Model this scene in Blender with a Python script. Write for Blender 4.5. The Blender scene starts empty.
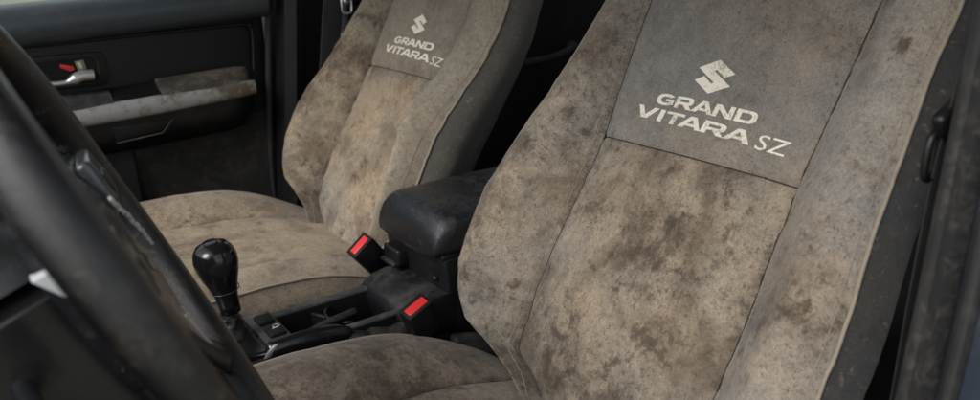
import bpy, bmesh, math, random
import numpy as np
from mathutils import Vector, Matrix, noise
random.seed(4)
R = math.radians
sc = bpy.context.scene
COL = sc.collection

# ------------------------------------------------------------------ objects
def link(name, me, parent=None, mats=(), smooth=True):
    o = bpy.data.objects.new(name, me); COL.objects.link(o)
    for m in mats: me.materials.append(m)
    if smooth:
        for p in me.polygons: p.use_smooth = True
    if parent: o.parent = parent
    return o
def empty(name, loc, label, cat, group=None):
    o = bpy.data.objects.new(name, None); COL.objects.link(o)
    o.location = loc; o.empty_display_size = .05
    o['label'] = label; o['category'] = cat
    if group: o['group'] = group
    return o
def tag(o, label, cat, group=None):
    o['label'] = label; o['category'] = cat
    if group: o['group'] = group
    return o
def from_bm(name, bm, mat, parent=None, smooth=True, off=None):
    if off is not None: bmesh.ops.translate(bm, verts=bm.verts, vec=-Vector(off))
    bmesh.ops.recalc_face_normals(bm, faces=bm.faces)
    me = bpy.data.meshes.new(name); bm.to_mesh(me); bm.free()
    o = link(name, me, parent, [mat], smooth)
    return o
def autosmooth(o, ang=35):
    me = o.data
    bm = bmesh.new(); bm.from_mesh(me)
    for e in bm.edges:
        e.smooth = not (len(e.link_faces) == 2 and e.calc_face_angle(0) > R(ang))
    bm.to_mesh(me); bm.free()
    return o
def box_bm(bm, c, s, bev=.003, rot=None, seg=3, taper=None):
    """rounded box, centre c, full size s"""
    b = bmesh.new(); bmesh.ops.create_cube(b, size=1)
    for v in b.verts:
        v.co = Vector((v.co.x*s[0], v.co.y*s[1], v.co.z*s[2]))
        if taper and v.co.z > 0: v.co.x *= taper[0]; v.co.y *= taper[1]
    if bev: bmesh.ops.bevel(b, geom=b.edges[:]+b.verts[:], offset=bev, segments=seg, profile=.5, affect='EDGES')
    M = Matrix.Translation(c) @ (rot.to_4x4() if rot else Matrix())
    bmesh.ops.transform(b, matrix=M, verts=b.verts)
    me = bpy.data.meshes.new('t'); b.to_mesh(me); b.free(); bm.from_mesh(me); bpy.data.meshes.remove(me)
def box(name, c, s, mat, parent=None, bev=.003, rot=None, off=None, seg=3, taper=None):
    bm = bmesh.new(); box_bm(bm, c, s, bev, rot, seg, taper)
    return autosmooth(from_bm(name, bm, mat, parent, True, off))
def prism_bm(bm, pts, d, bev=.002, seg=2):
    """closed polygon pts (3d, planar) extruded along vector d"""
    b = bmesh.new(); d = Vector(d)
    f = b.faces.new([b.verts.new(Vector(p)) for p in pts])
    r = bmesh.ops.extrude_face_region(b, geom=[f])
    bmesh.ops.translate(b, verts=[g for g in r['geom'] if isinstance(g, bmesh.types.BMVert)], vec=d)
    bmesh.ops.recalc_face_normals(b, faces=b.faces)
    if bev: bmesh.ops.bevel(b, geom=b.edges[:]+b.verts[:], offset=bev, segments=seg, profile=.5, affect='EDGES')
    me = bpy.data.meshes.new('t'); b.to_mesh(me); b.free(); bm.from_mesh(me); bpy.data.meshes.remove(me)
def prism(name, pts, d, mat, parent=None, bev=.002, off=None, seg=2):
    bm = bmesh.new(); prism_bm(bm, pts, d, bev, seg)
    return autosmooth(from_bm(name, bm, mat, parent, True, off))
def grid_bm(bm, rows, close_u=False, cap=False):
    """rows: list of lists of points"""
    vs = [[bm.verts.new(Vector(p)) for p in r] for r in rows]
    n = len(vs[0])
    for a, b in zip(vs, vs[1:]):
        for i in range(n if close_u else n-1):
            j = (i+1) % n
            bm.faces.new((a[i], a[j], b[j], b[i]))
    if cap:
        bm.faces.new(vs[0]); bm.faces.new(vs[-1])
    return vs
def cr(pts, n):
    """Catmull-Rom through pts"""
    P = [Vector(p) for p in pts]; out = []
    for i in range(len(P)-1):
        p0 = P[max(i-1, 0)]; p1 = P[i]; p2 = P[i+1]; p3 = P[min(i+2, len(P)-1)]
        for k in range(n):
            t = k/n
            out.append(.5*((2*p1)+(p2-p0)*t+(2*p0-5*p1+4*p2-p3)*t*t+(3*p1-p0-3*p2+p3)*t**3))
    out.append(P[-1]); return out
def tube_bm(bm, path, r, seg=10, closed=False, flat=None, up=None, cap=True):
    path = [Vector(p) for p in path]; n = len(path); rows = []
    rr = r if hasattr(r, '__len__') else [r]*n
    prev = None
    for i, p in enumerate(path):
        if closed: t = path[(i+1) % n]-path[i-1]
        else: t = path[min(i+1, n-1)]-path[max(i-1, 0)]
        t.normalize()
        if up is not None: a = Vector(up)
        else: a = prev if prev is not None else (Vector((0, 0, 1)) if abs(t.z) < .9 else Vector((1, 0, 0)))
        a = (a-t*a.dot(t)).normalized(); b = t.cross(a); prev = a
        fa, fb = flat if flat else (1, 1)
        rows.append([p+(a*math.cos(k*2*math.pi/seg)*fa+b*math.sin(k*2*math.pi/seg)*fb)*rr[i] for k in range(seg)])
    if closed: rows.append(rows[0])
    vs = [[bm.verts.new(q) for q in rw] for rw in (rows[:-1] if closed else rows)]
    if closed: vs.append(vs[0])
    for a, b in zip(vs, vs[1:]):
        for i in range(seg): bm.faces.new((a[i], a[(i+1) % seg], b[(i+1) % seg], b[i]))
    if cap and not closed: bm.faces.new(vs[0]); bm.faces.new(vs[-1])
def tube(name, path, r, mat, parent=None, off=None, **k):
    bm = bmesh.new(); tube_bm(bm, path, r, **k); return from_bm(name, bm, mat, parent, True, off)
def lathe_bm(bm, prof, M=Matrix(), seg=32):
    rows = []
    for r, z in prof:
        rows.append([M @ Vector((r*math.cos(k*2*math.pi/seg), r*math.sin(k*2*math.pi/seg), z)) for k in range(seg)])
    grid_bm(bm, rows, close_u=True, cap=True)
def tab(table):
    xs = [a for a, b in table]; ys = [b for a, b in table]
    g = np.linspace(xs[0], xs[-1], 200); y = np.interp(g, xs, ys)
    k = np.exp(-np.linspace(-2, 2, 15)**2); k /= k.sum()
    y2 = np.convolve(np.pad(y, 7, mode='reflect', reflect_type='odd'), k, 'valid')
    return lambda t: float(np.interp(t, g, y2))

# ------------------------------------------------------------------ materials
class NT:
    def __init__(s, name):
        s.m = bpy.data.materials.new(name); s.m.use_nodes = True
        s.t = s.m.node_tree; s.b = s.t.nodes['Principled BSDF']
        s.tc = s.t.nodes.new('ShaderNodeTexCoord')
    def n(s, typ, **k):
        nd = s.t.nodes.new(typ)
        for a, v in k.items():
            setattr(nd, a, v)
        return nd
    def inp(s, sock, v):
        if isinstance(v, bpy.types.NodeSocket): s.t.links.new(v, sock)
        else: sock.default_value = v
    def coords(s, off=(0, 0, 0), scale=(1, 1, 1), rot=(0, 0, 0)):
        mp = s.n('ShaderNodeMapping'); s.t.links.new(s.tc.outputs['Object'], mp.inputs[0])
        mp.inputs[1].default_value = off; mp.inputs[2].default_value = rot; mp.inputs[3].default_value = scale
        return mp.outputs[0]
    def noise(s, co, scale, detail=4, rough=.55, dist=0):
        nd = s.n('ShaderNodeTexNoise'); s.t.links.new(co, nd.inputs['Vector'])
        nd.inputs['Scale'].default_value = scale; nd.inputs['Detail'].default_value = detail
        nd.inputs['Roughness'].default_value = rough; nd.inputs['Distortion'].default_value = dist
        return nd.outputs['Fac']
    def math(s, op, a, b=0, c=0, clamp=False):
        nd = s.n('ShaderNodeMath', operation=op, use_clamp=clamp)
        s.inp(nd.inputs[0], a); s.inp(nd.inputs[1], b); s.inp(nd.inputs[2], c)
        return nd.outputs[0]
    def ramp(s, f, a, b, smooth=True):
        nd = s.n('ShaderNodeMapRange', interpolation_type='SMOOTHSTEP' if smooth else 'LINEAR')
        s.inp(nd.inputs[0], f); nd.inputs[1].default_value = a; nd.inputs[2].default_value = b
        return nd.outputs[0]
    def mix(s, f, a, b, mode='MIX'):
        nd = s.n('ShaderNodeMix', data_type='RGBA', blend_type=mode)
        s.inp(nd.inputs[0], f)
        s.inp(nd.inputs[6], a if isinstance(a, bpy.types.NodeSocket) else (*a, 1) if hasattr(a, '__len__') else (a, a, a, 1))
        s.inp(nd.inputs[7], b if isinstance(b, bpy.types.NodeSocket) else (*b, 1) if hasattr(b, '__len__') else (b, b, b, 1))
        return nd.outputs[2]
    def attr(s, name):
        nd = s.n('ShaderNodeAttribute', attribute_name=name); return nd.outputs['Fac']
    def bump(s, h, dist, strength=1, prev=None):
        nd = s.n('ShaderNodeBump'); nd.inputs['Strength'].default_value = strength
        nd.inputs['Distance'].default_value = dist; s.inp(nd.inputs['Height'], h)
        if prev is not None: s.t.links.new(prev, nd.inputs['Normal'])
        return nd.outputs[0]

def fabric(name, seed, grey, tan, dark=(.060, .044, .032), gain=1.0, moldbase=0.0, brownbase=0.0, contrast=1.0):
    s = NT(name); off = (seed*3.17, seed*1.31, seed*.77)
    co = s.coords(off); M = s.math
    n1 = s.noise(co, 7, 5, .6, .3); n2 = s.noise(co, 26, 8, .68, .4); n3 = s.noise(co, 120, 6, .7)
    n4 = s.noise(co, 380, 4, .7); n5 = s.noise(co, 850, 2, .6); n6 = s.noise(s.coords((9+seed, 4, 2)), 34, 9, .74, .3)
    brown = M('ADD', M('ADD', s.attr('brown'), brownbase), M('MULTIPLY', M('SUBTRACT', n1, .5), 1.3))
    brown = M('ADD', brown, M('MULTIPLY', M('SUBTRACT', n2, .5), 1.2), clamp=True)
    col = s.mix(brown, grey, tan)
    # pale rubbed flecks
    col = s.mix(M('MULTIPLY', s.ramp(n6, .54, .72), .22*contrast), col, tuple(min(1, c*1.45) for c in tan))
    # dusty albedo variation at several scales
    g3 = M('SUBTRACT', s.ramp(n3, .36, .64), .5); g4 = M('SUBTRACT', s.ramp(n4, .38, .62), .5); g5 = M('SUBTRACT', s.ramp(n5, .36, .64), .5)
    v = M('MULTIPLY_ADD', M('SUBTRACT', n2, .5), 1.0*contrast, 1.0)
    v = M('MULTIPLY_ADD', g3, .22*contrast, v)
    v = M('MULTIPLY_ADD', g4, .24, v)
    v = M('MULTIPLY_ADD', g5, .26, v)
    vc = s.n('ShaderNodeCombineColor')
    for i in range(3): s.t.links.new(v, vc.inputs[i])
    col = s.mix(1.0, col, vc.outputs[0], 'MULTIPLY')
    # mould blotches with a ragged, speckled edge
    md = M('ADD', s.attr('mold'), moldbase*4)
    nb = s.noise(s.coords((9+seed, 4, 2)), 12, 7, .64, .25)
    broad = s.ramp(M('MULTIPLY_ADD', md, .13, nb), .47, .67)
    col = s.mix(M('MULTIPLY', broad, .66*contrast), col, tuple(c*1.5 for c in dark))
    na = M('MULTIPLY_ADD', md, .125, s.noise(s.coords((5+seed, 2, 8)), 36, 9, .72, .3))
    patch = s.ramp(na, .54, .70)
    col = s.mix(M('MULTIPLY', patch, .80), col, dark)
    nf = M('MULTIPLY_ADD', md, .07, s.noise(s.coords((2, 8, seed)), 150, 6, .75, .3))
    col = s.mix(M('MULTIPLY', s.ramp(nf, .535, .66), .55), col, dark)
    pale = s.ramp(s.noise(s.coords((7, seed, 3)), 85, 7, .75), .56, .68)
    col = s.mix(M('MULTIPLY', pale, .20), col, (.42, .37, .30))
    # small dark mould spots
    vo = s.n('ShaderNodeTexVoronoi'); vo.inputs['Scale'].default_value = 190; s.t.links.new(co, vo.inputs[0])
    sp = M('MULTIPLY', s.ramp(vo.outputs['Distance'], .28, .12), s.ramp(M('ADD', s.noise(s.coords((3, 7, seed)), 22, 4, .6), M('MULTIPLY', s.attr('mold'), .22)), .58, .68))
    col = s.mix(M('MULTIPLY', sp, .55), col, dark)
    # rusty orange specks
    og = s.ramp(M('ADD', s.noise(s.coords((1, seed, 5)), 34, 6, .72), M('MULTIPLY', s.attr('brown'), .05)), .64, .74)
    col = s.mix(M('MULTIPLY', og, .55), col, (.26, .155, .065))
    col = s.mix(1.0, col, (gain, gain, gain), 'MULTIPLY')
    s.inp(s.b.inputs['Base Color'], col)
    s.b.inputs['Roughness'].default_value = .95
    s.b.inputs['Specular IOR Level'].default_value = .15
    s.b.inputs['Sheen Weight'].default_value = .12
    s.b.inputs['Sheen Roughness'].default_value = .6
    h = s.bump(M('ADD', n5, M('MULTIPLY', n4, 1.4)), .0006, .8)
    h = s.bump(n3, .0016, .6, h)
    h = s.bump(s.noise(co, 14, 3, .5), .006, .45, h)
    s.inp(s.b.inputs['Normal'], h)
    return s.m

def plastic(name, base, rough=.45, dust=.25, dustcol=(.15, .128, .102), grain=.0003, scale=1.0, seed=0, thresh=.5, spec=.5, metallic=0, blot=0, up=0):
    s = NT(name); co = s.coords((seed*2.1, seed, seed*.7)); M = s.math
    n1 = s.noise(co, 9*scale, 8, .68, .6); n2 = s.noise(co, 60*scale, 6, .7); n3 = s.noise(co, 500*scale, 3, .6)
    f = M('ADD', n1, M('MULTIPLY', M('SUBTRACT', n2, .5), .7))
    if up:
        ge = s.n('ShaderNodeNewGeometry'); sx = s.n('ShaderNodeSeparateXYZ'); s.t.links.new(ge.outputs['Normal'], sx.inputs[0])
        f = M('ADD', f, M('MULTIPLY', M('MAXIMUM', sx.outputs[2], 0), up))  # upward faces take extra dust colour, which also paints the lit tops
    f = s.ramp(f, thresh-.08, thresh+.3)
    f = M('MULTIPLY', f, dust)
    # pale specks of dried dirt
    sp = s.ramp(s.noise(s.coords((seed, 5, 1)), 170*scale, 5, .75), .64, .72)
    f2 = M('MAXIMUM', f, M('MULTIPLY', sp, min(1, dust*1.2)))
    col = s.mix(f2, base, dustcol)
    if blot:
        col = s.mix(M('MULTIPLY', s.ramp(s.noise(s.coords((2, 1, seed)), 16*scale, 8, .75), .5, .62), blot), col, (.10, .065, .04))
    s.inp(s.b.inputs['Base Color'], col)
    s.inp(s.b.inputs['Roughness'], M('ADD', rough, M('MULTIPLY', f2, .6), clamp=True))
    s.b.inputs['Specular IOR Level'].default_value = spec; s.b.inputs['Metallic'].default_value = metallic
    h = s.bump(n3, grain, .7); h = s.bump(n2, grain*2, .4, h)
    s.inp(s.b.inputs['Normal'], h)
    return s.m

M_cord = plastic('piping cord', (.28, .24, .19), .9, .5, (.20, .15, .10), .0006, 3)
M_seam = plastic('seam thread', (.022, .018, .014), .95, .2, grain=.0005)
M_print = None
M_door = plastic('door vinyl', (.0055, .0065, .008), .42, .2, (.10, .085, .065), .0006, seed=1, thresh=.62, spec=.4)
M_belt = plastic('belt line vinyl', (.032, .042, .052), .40, .28, (.13, .12, .10), .0005, seed=2, thresh=.55)
M_doorlow = plastic('door carpet', (.010, .010, .009), .9, .6, (.060, .052, .042), .001, 1.5, seed=3, thresh=.45)
M_silver = plastic('silver trim', (.27, .27, .265), .40, .5, (.12, .095, .07), .0002, 2.4, seed=4, thresh=.58, metallic=.2, blot=.45)
def stain_strip(m):
    t = m.node_tree; b = t.nodes['Principled BSDF']; old = b.inputs['Base Color'].links[0].from_socket
    tc = t.nodes.new('ShaderNodeTexCoord'); sx = t.nodes.new('ShaderNodeSeparateXYZ'); t.links.new(tc.outputs['Object'], sx.inputs[0])
    nz = t.nodes.new('ShaderNodeTexNoise'); nz.inputs['Scale'].default_value = 28; nz.inputs['Detail'].default_value = 8; nz.inputs['Roughness'].default_value = .7
    t.links.new(tc.outputs['Object'], nz.inputs['Vector'])
    a = t.nodes.new('ShaderNodeMath'); a.operation = 'MULTIPLY_ADD'; t.links.new(sx.outputs[0], a.inputs[0]); a.inputs[1].default_value = .9; t.links.new(nz.outputs['Fac'], a.inputs[2])
    mr = t.nodes.new('ShaderNodeMapRange'); t.links.new(a.outputs[0], mr.inputs[0]); mr.inputs[1].default_value = .70; mr.inputs[2].default_value = .82; mr.inputs[4].default_value = .85
    mx = t.nodes.new('ShaderNodeMix'); mx.data_type = 'RGBA'; t.links.new(mr.outputs[0], mx.inputs[0]); t.links.new(old, mx.inputs[6]); mx.inputs[7].default_value = (.085, .06, .04, 1)
    t.links.new(mx.outputs[2], b.inputs['Base Color'])
stain_strip(M_silver)
M_armtop = plastic('dirty armrest vinyl', (.02, .019, .017), .8, .85, (.12, .10, .075), .0012, 3, seed=5, thresh=.42)
M_black = plastic('black trim', (.0045, .0045, .005), .46, .2, (.12, .10, .08), .0004, seed=6, thresh=.60, spec=.4)
M_blackd = plastic('deep black trim', (.004, .004, .004), .65, .08, seed=7, spec=.3)
M_console = plastic('console plastic', (.007, .0075, .009), .42, .35, (.10, .095, .085), .0005, 1.6, seed=8, thresh=.60, up=.20)
M_lid = plastic('console lid vinyl', (.009, .0105, .014), .27, .42, (.13, .12, .105), .0009, 1.5, seed=9, thresh=.62, up=.12)
M_gloss = plastic('gloss black', (.008, .008, .009), .12, .25, (.14, .12, .10), .0001, 2, seed=10, thresh=.66)
M_rim = plastic('wheel leather', (.004, .004, .005), .15, .5, (.11, .085, .06), .0008, 2.2, seed=11, thresh=.57, spec=.6)
M_hub = plastic('hub plastic', (.010, .011, .013), .24, .38, (.20, .17, .13), .0004, 1.4, seed=12, thresh=.58)
M_chrome = plastic('satin silver', (.55, .55, .56), .3, .25, (.2, .17, .13), .0001, 2, seed=13, thresh=.6, metallic=.7)
M_wedge = plastic('pale silver plastic', (.50, .51, .53), .5, .2, seed=36)
M_pod = plastic('satin grey button pod', (.055, .06, .068), .22, .4, (.16, .15, .13), .0002, 2, seed=33, thresh=.6, metallic=.4)
M_red = plastic('red plastic', (.62, .028, .030), .35, .18, (.3, .12, .1), .0001, 3, seed=14, thresh=.6)
M_green = plastic('green mark', (.20, .24, .11), .6, .3, seed=15)
M_white = plastic('white mark', (.55, .55, .52), .6, .3, seed=15)
M_web = plastic('belt webbing', (.018, .018, .020), .8, .3, (.09, .08, .065), .0006, 2, seed=16)
M_pillar = plastic('dusty pillar trim', (.015, .015, .016), .65, .5, (.13, .115, .098), .0008, 4.0, seed=17, thresh=.50)
M_paint = plastic('dark blue body paint', (.013, .020, .034), .35, .35, (.09, .085, .08), .0002, 1, seed=18, thresh=.55)
M_rubber = plastic('door seal rubber', (.010, .010, .011), .7, .4, (.08, .07, .06), .0003, 2, seed=19)
M_carpet = plastic('floor carpet', (.022, .020, .018), .95, .6, (.07, .055, .04), .002, 2, seed=20)
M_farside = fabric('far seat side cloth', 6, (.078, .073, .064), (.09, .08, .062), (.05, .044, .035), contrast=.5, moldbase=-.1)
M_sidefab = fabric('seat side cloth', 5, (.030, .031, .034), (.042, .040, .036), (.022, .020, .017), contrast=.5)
M_roof = plastic('headliner', (.32, .31, .29), .95, .2, seed=21)
M_outpaint = plastic('roof paint', (.03, .035, .045), .3, .1, seed=22)
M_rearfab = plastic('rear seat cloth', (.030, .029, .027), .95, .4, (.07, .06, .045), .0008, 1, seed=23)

# ------------------------------------------------------------------ seats
RH = R(27.3)
UP = Vector((math.sin(RH), 0, math.cos(RH))); NN = Vector((-math.cos(RH), 0, math.sin(RH)))
A_ = tab([(0, .135), (.1, .140), (.25, .143), (.4, .1375), (.6, .146), (.7, .15)])
H_ = tab([(0, .03), (.06, .05), (.15, .066), (.28, .066), (.40, .050), (.50, .034), (.6, .024), (.7, .01)])
TSEAM = .405
def fbm(p, sc_, o=3): return noise.fractal(Vector(p)*sc_, 1.0, 2.0, o, noise_basis='PERLIN_ORIGINAL')

class Back:
    def __init__(s, Wp, Wm, moldpts, brownpts, seed, hm=1.0, dep=.085):
        s.Hm = tab([(0, .03), (.06, .05), (.15, .072), (.30, .076), (.36, .062), (.41, .042), (.46, .028), (.52, .020), (.6, .014), (.7, .01)]) if hm > 1 else H_
        s.hm = hm; s.dep = dep
        s.Wp = tab(Wp); s.Wm = tab(Wm); s.mp = moldpts; s.bp = brownpts; s.seed = seed
    def A(s, t, sg):
        if sg < 0 and s.hm > 1: return min(.150-.024*min(1, max(0, (t-.28)/.14)), .8*s.W(t, sg))
        return min(A_(t), .80*s.W(t, sg)) if s.W(t, sg) < .175 else A_(t)
    def W(s, t, sg): return s.Wp(t) if sg > 0 else s.Wm(t)
    def top(s, t):
        return 0 if t < .60 else -.06*((t-.60)/.10)**2
    def wr(s, q, t):
        r1 = 1-abs(fbm((q*.8+s.seed*2, t*1.5+q*.4, 7.7), 8, 2))*3.2
        return .0030*fbm((q*1.0+s.seed, t*.8, 3.3), 9) + .0014*fbm((q, t, s.seed), 28) + .0022*max(0, r1)**3*(1 if t < .42 else .5)
    def dc(s, q, t):
        a = s.A(t, 1 if q > 0 else -1); d = .010*(1-(q/a)**2)
        # pillow softening towards seams
        e = a-abs(q); d -= (.0060+.0016*fbm((t*1.0, s.seed, 1), 70, 2))*math.exp(-max(e, 0)/.008)
        d -= .0045*math.exp(-abs(t-TSEAM)/.0055)
        d += .010*math.exp(-((t-.2)/.12)**2)
        return d+s.wr(q, t)+s.top(t)
    def db(s, u, t, sg):
        a = s.A(t, sg); W = s.W(t, sg); h = (s.Hm(t)*(.72 if s.hm <= 1 else 1) if sg < 0 else H_(t))*min(1, (max(W-a, .001)/.070)**.5)
        uc = .62 if (sg > 0 or s.hm <= 1) else .55
        if u < uc:
            k = u/uc; f = math.sin(k*math.pi/2)**1.25
        else:
            k = (u-uc)/(1-uc); f = 1-(.55 if s.hm <= 1 or sg > 0 else .68)*k**1.8
        lum = .010*math.exp(-((t-.2)/.12)**2)
        q = sg*(a+u*(W-a))
        return h*f-(.0060+.0016*fbm((t*1.0, s.seed, sg), 70, 2))*math.exp(-u*(W-a)/.008)+s.wr(q, t)*min(1, 1.4)+s.top(t)+lum*(1-u)
    def P(s, q, t, d): return UP*t+Vector((0, q, 0))+NN*d
    def rowsT(s, n=150):
        ts = list(np.linspace(.02, .70, n)); ts += list(np.linspace(TSEAM-.012, TSEAM+.012, 17))
        return sorted(set(round(x, 5) for x in ts))
    def attrs(s, me, qt):
        am = me.attributes.new('mold', 'FLOAT', 'POINT'); ab = me.attributes.new('brown', 'FLOAT', 'POINT')
        m = np.zeros(len(qt)); b = np.zeros(len(qt)); qt = np.array(qt)
        for (q, t, r, w) in s.mp: m = np.maximum(m, w*np.exp(-((qt[:, 0]-q)**2+(qt[:, 1]-t)**2)/(r*r)))
        for (q, t, r, w) in s.bp: b = np.maximum(b, w*np.exp(-((qt[:, 0]-q)**2+(qt[:, 1]-t)**2)/(r*r*1.6)))
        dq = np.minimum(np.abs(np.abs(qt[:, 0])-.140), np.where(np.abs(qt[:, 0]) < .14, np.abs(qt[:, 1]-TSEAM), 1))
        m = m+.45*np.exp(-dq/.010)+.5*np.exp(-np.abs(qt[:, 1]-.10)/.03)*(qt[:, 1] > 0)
        am.data.foreach_set('value', m.astype(np.float32)); ab.data.foreach_set('value', b.astype(np.float32))
    def patch(s, name, rows, qts, mat, parent):
        bm = bmesh.new(); grid_bm(bm, rows); me = bpy.data.meshes.new(name)
        bmesh.ops.recalc_face_normals(bm, faces=bm.faces)
        bm.to_mesh(me); bm.free(); s.attrs(me, [x for r in qts for x in r])
        return link(name, me, parent, [mat])
    def build(s, root, mats):
        T = s.rowsT()
        us = [0, .02, .04, .07, .1, .14]+list(np.linspace(.19, 1, 26))
        cs = sorted([-1, -.985, -.97, -.95, -.92, .92, .95, .97, .985, 1]+list(np.linspace(-.88, .88, 40)))
        # back shell (side panels and rear) is the 'backrest' part itself
        rows, qts = [], []
        for t in T:
            r, qq = [], []
            dep = s.dep-.02*t/.6
            for sg, seq in ((-1, [0, .06, .15, .3, .45, .6, .8, 1]), (1, [1, .8, .6, .45, .3, .15, .06, 0])):
                W = s.W(t, sg); de = s.db(1, t, sg)
                for v in seq:
                    q = W+.025*math.sin(min(v*1.5, 1)*math.pi)-.040*max(0, v-.3)**1.3
                    if v == 0: q = W
                    d = de-v*(de+dep)-(.002 if v == 0 else 0)
                    r.append(s.P(sg*q, t, d+.0015*fbm((v, t*3, sg), 6))); qq.append((sg*q, t))
            rows.append(r); qts.append(qq)
        # close over the top with the rear
        bk = s.patch('backrest', rows, qts, mats['side'], root)
        # front panels
        def centre(name, t0, t1, mat):
            rows, qts = [], []
            for t in [x for x in T if t0-1e-6 <= x <= t1+1e-6]:
                qs = [c*s.A(t, 1 if c > 0 else -1) for c in cs]; rows.append([s.P(q, t, s.dc(q, t)) for q in qs]); qts.append([(q, t) for q in qs])
            return s.patch(name, rows, qts, mat, bk)
        c1 = centre('lower_panel', .02, TSEAM, mats['low']); c2 = centre('upper_panel', TSEAM, .70, mats['up'])
        for sg in (-1, 1):
            rows, qts = [], []
            for t in T:
                a = s.A(t, sg); W = s.W(t, sg); qs = [sg*(a+u*(W-a)) for u in us]
                rows.append([s.P(q, t, s.db(u, t, sg)) for q, u in zip(qs, us)]); qts.append([(q, t) for q in qs])
            b = s.patch('bolster', rows, qts, mats['bol_in'] if sg > 0 else mats['bol_out'], bk)
            # cord on the outer edge, thread in the inner seam
            pth = [s.P(sg*(s.W(t, sg)+.0008), t, s.db(1, t, sg)+.0006) for t in np.linspace(.03, .69, 130)]
            tube('piping', pth, .0021, mats['cord'], bk, seg=8)
            pth = [s.P(sg*s.A(t, sg), t, s.dc(sg*s.A(t, sg), t)-.0004) for t in np.linspace(.03, .69, 130)]
            tube('seam', pth, .0015, M_seam, bk, seg=6)
            sbm = bmesh.new()
            def dash(fp):
                ts = np.arange(.03, .68, .00145)      # running stitch: the thread dives under the cloth and comes up again
                tube_bm(sbm, [fp(t)+NN*(.0005 if (k % 4) in (0, 1, 2) else -.0016) for k, t in enumerate(ts)], .00060, seg=5, cap=False)
            def f1(t):
                W = s.W(t, sg); a = s.A(t, sg); u = 1-.007/(W-a); return s.P(sg*(a+u*(W-a)), t, s.db(u, t, sg)+.0003)
            def f2(t):
                W = s.W(t, sg); a = s.A(t, sg); u = .006/(W-a); return s.P(sg*(a+u*(W-a)), t, s.db(u, t, sg)+.0003)
            dash(f1); from_bm('stitching', sbm, mats['cord'], bk); sbm = bmesh.new()
            dash(f2); from_bm('stitching', sbm, mats['cord'], bk)
        pth = [s.P(q, TSEAM, s.dc(q, TSEAM)-.0006) for q in np.linspace(-A_(TSEAM), A_(TSEAM), 60)]
        tube('seam', pth, .0015, M_seam, bk, seg=6)
        # top closure + headrest
        bm = bmesh.new(); t = .70
        n = 24; rows = []
        for k in range(5):
            f = k/4
            rows.append([s.P(-s.Wm(.7)+(s.Wm(.7)+s.Wp(.7))*i/n, t+.0*f, -.06+s.top(.7)*0-.0-(.075-.06)*f) for i in range(n+1)])
        grid_bm(bm, [[s.P(-s.Wm(.7)+(s.Wm(.7)+s.Wp(.7))*i/n, .70, -.05-.02*f) for i in range(n+1)] for f in (0, 1)])
        from_bm('top_cover', bm, mats['side'], bk)
        for y in (-.07, .07):
            tube('headrest_post', [s.P(y, .66, -.05), s.P(y, .78, -.045)], .006, M_chrome, bk)
        hb = bmesh.new(); rot = Matrix((UP.cross(NN).normalized()*-1, NN, UP)).transposed()
        box_bm(hb, s.P(0, .84, -.03), (.26, .09, .17), .035, rot, 5)
        from_bm('headrest', hb, mats['low'], bk)
        return bk
    def decal(s, name, polys, mat, parent, lift=.0007):
        """flat 2d mesh (verts in reading coords x right, y up) laid onto the upper panel"""
        bm = polys
        for k in np.arange(-.14, .14, .006):
            bmesh.ops.bisect_plane(bm, geom=bm.verts[:]+bm.edges[:]+bm.faces[:], plane_co=(k, 0, 0), plane_no=(1, 0, 0))
        for k in np.arange(.41, .55, .008):
            bmesh.ops.bisect_plane(bm, geom=bm.verts[:]+bm.edges[:]+bm.faces[:], plane_co=(0, k, 0), plane_no=(0, 1, 0))
        for v in bm.verts:
            q = -v.co.x; t = v.co.y; v.co = s.P(q, t, s.dc(q, t)+lift)
        me = bpy.data.meshes.new(name); bm.to_mesh(me); bm.free()
        return link(name, me, parent, [mat])

def arc(cx, cy, rx, ry, a0, a1, n=14):
    o = []
    for k in range(n+1):
        a = R(a0+(a1-a0)*k/n); c, s_ = math.cos(a), math.sin(a)
        o.append((cx+rx*math.copysign(abs(c)**.8, c), cy+ry*math.copysign(abs(s_)**.8, s_)))
    return o
GL = {
 'G': (1.22, [arc(.62, .5, .62, .5, 36, 318)+[(1.2, .14), (1.2, .58), (.64, .58), (.64, .38), (.93, .38), (.93, .27)]+arc(.62, .5, .33, .27, -50, -318)[0:]]),
 'R': (1.16, [[(0, 0), (0, 1), (.80, 1)]+arc(.80, .67, .32, .33, 80, -75, 10)+[(1.18, 0), (.84, 0), (.56, .33), (.28, .33), (.28, 0)], [(.28, .78), (.28, .55), (.76, .55)]+arc(.76, .665, .09, .115, -70, 70, 6)+[(.76, .78)]]),
 'A': (1.34, [[(0, 0), (.50, 1), (.84, 1), (1.34, 0), (1.03, 0), (.94, .19), (.40, .19), (.31, 0)], [(.50, .40), (.84, .40), (.67, .76)]]),
 'N': (1.16, [[(0, 0), (0, 1), (.34, 1), (.89, .36), (.89, 1), (1.16, 1), (1.16, 0), (.83, 0), (.27, .64), (.27, 0)]]),
 'D': (1.18, [[(0, 0), (0, 1), (.68, 1)]+arc(.68, .5, .50, .5, 85, -85, 14)+[(.68, 0)], [(.28, .23), (.28, .77), (.64, .77)]+arc(.64, .5, .24, .27, 80, -80, 10)+[(.64, .23)]]),
 'V': (1.34, [[(0, 1), (.32, 1), (.67, .32), (1.02, 1), (1.34, 1), (.84, 0), (.50, 0)]]),
 'I': (.28, [[(0, 0), (0, 1), (.28, 1), (.28, 0)]]),
 'T': (1.08, [[(.40, 0), (.40, .78), (0, .78), (0, 1), (1.08, 1), (1.08, .78), (.68, .78), (.68, 0)]]),
}
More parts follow.
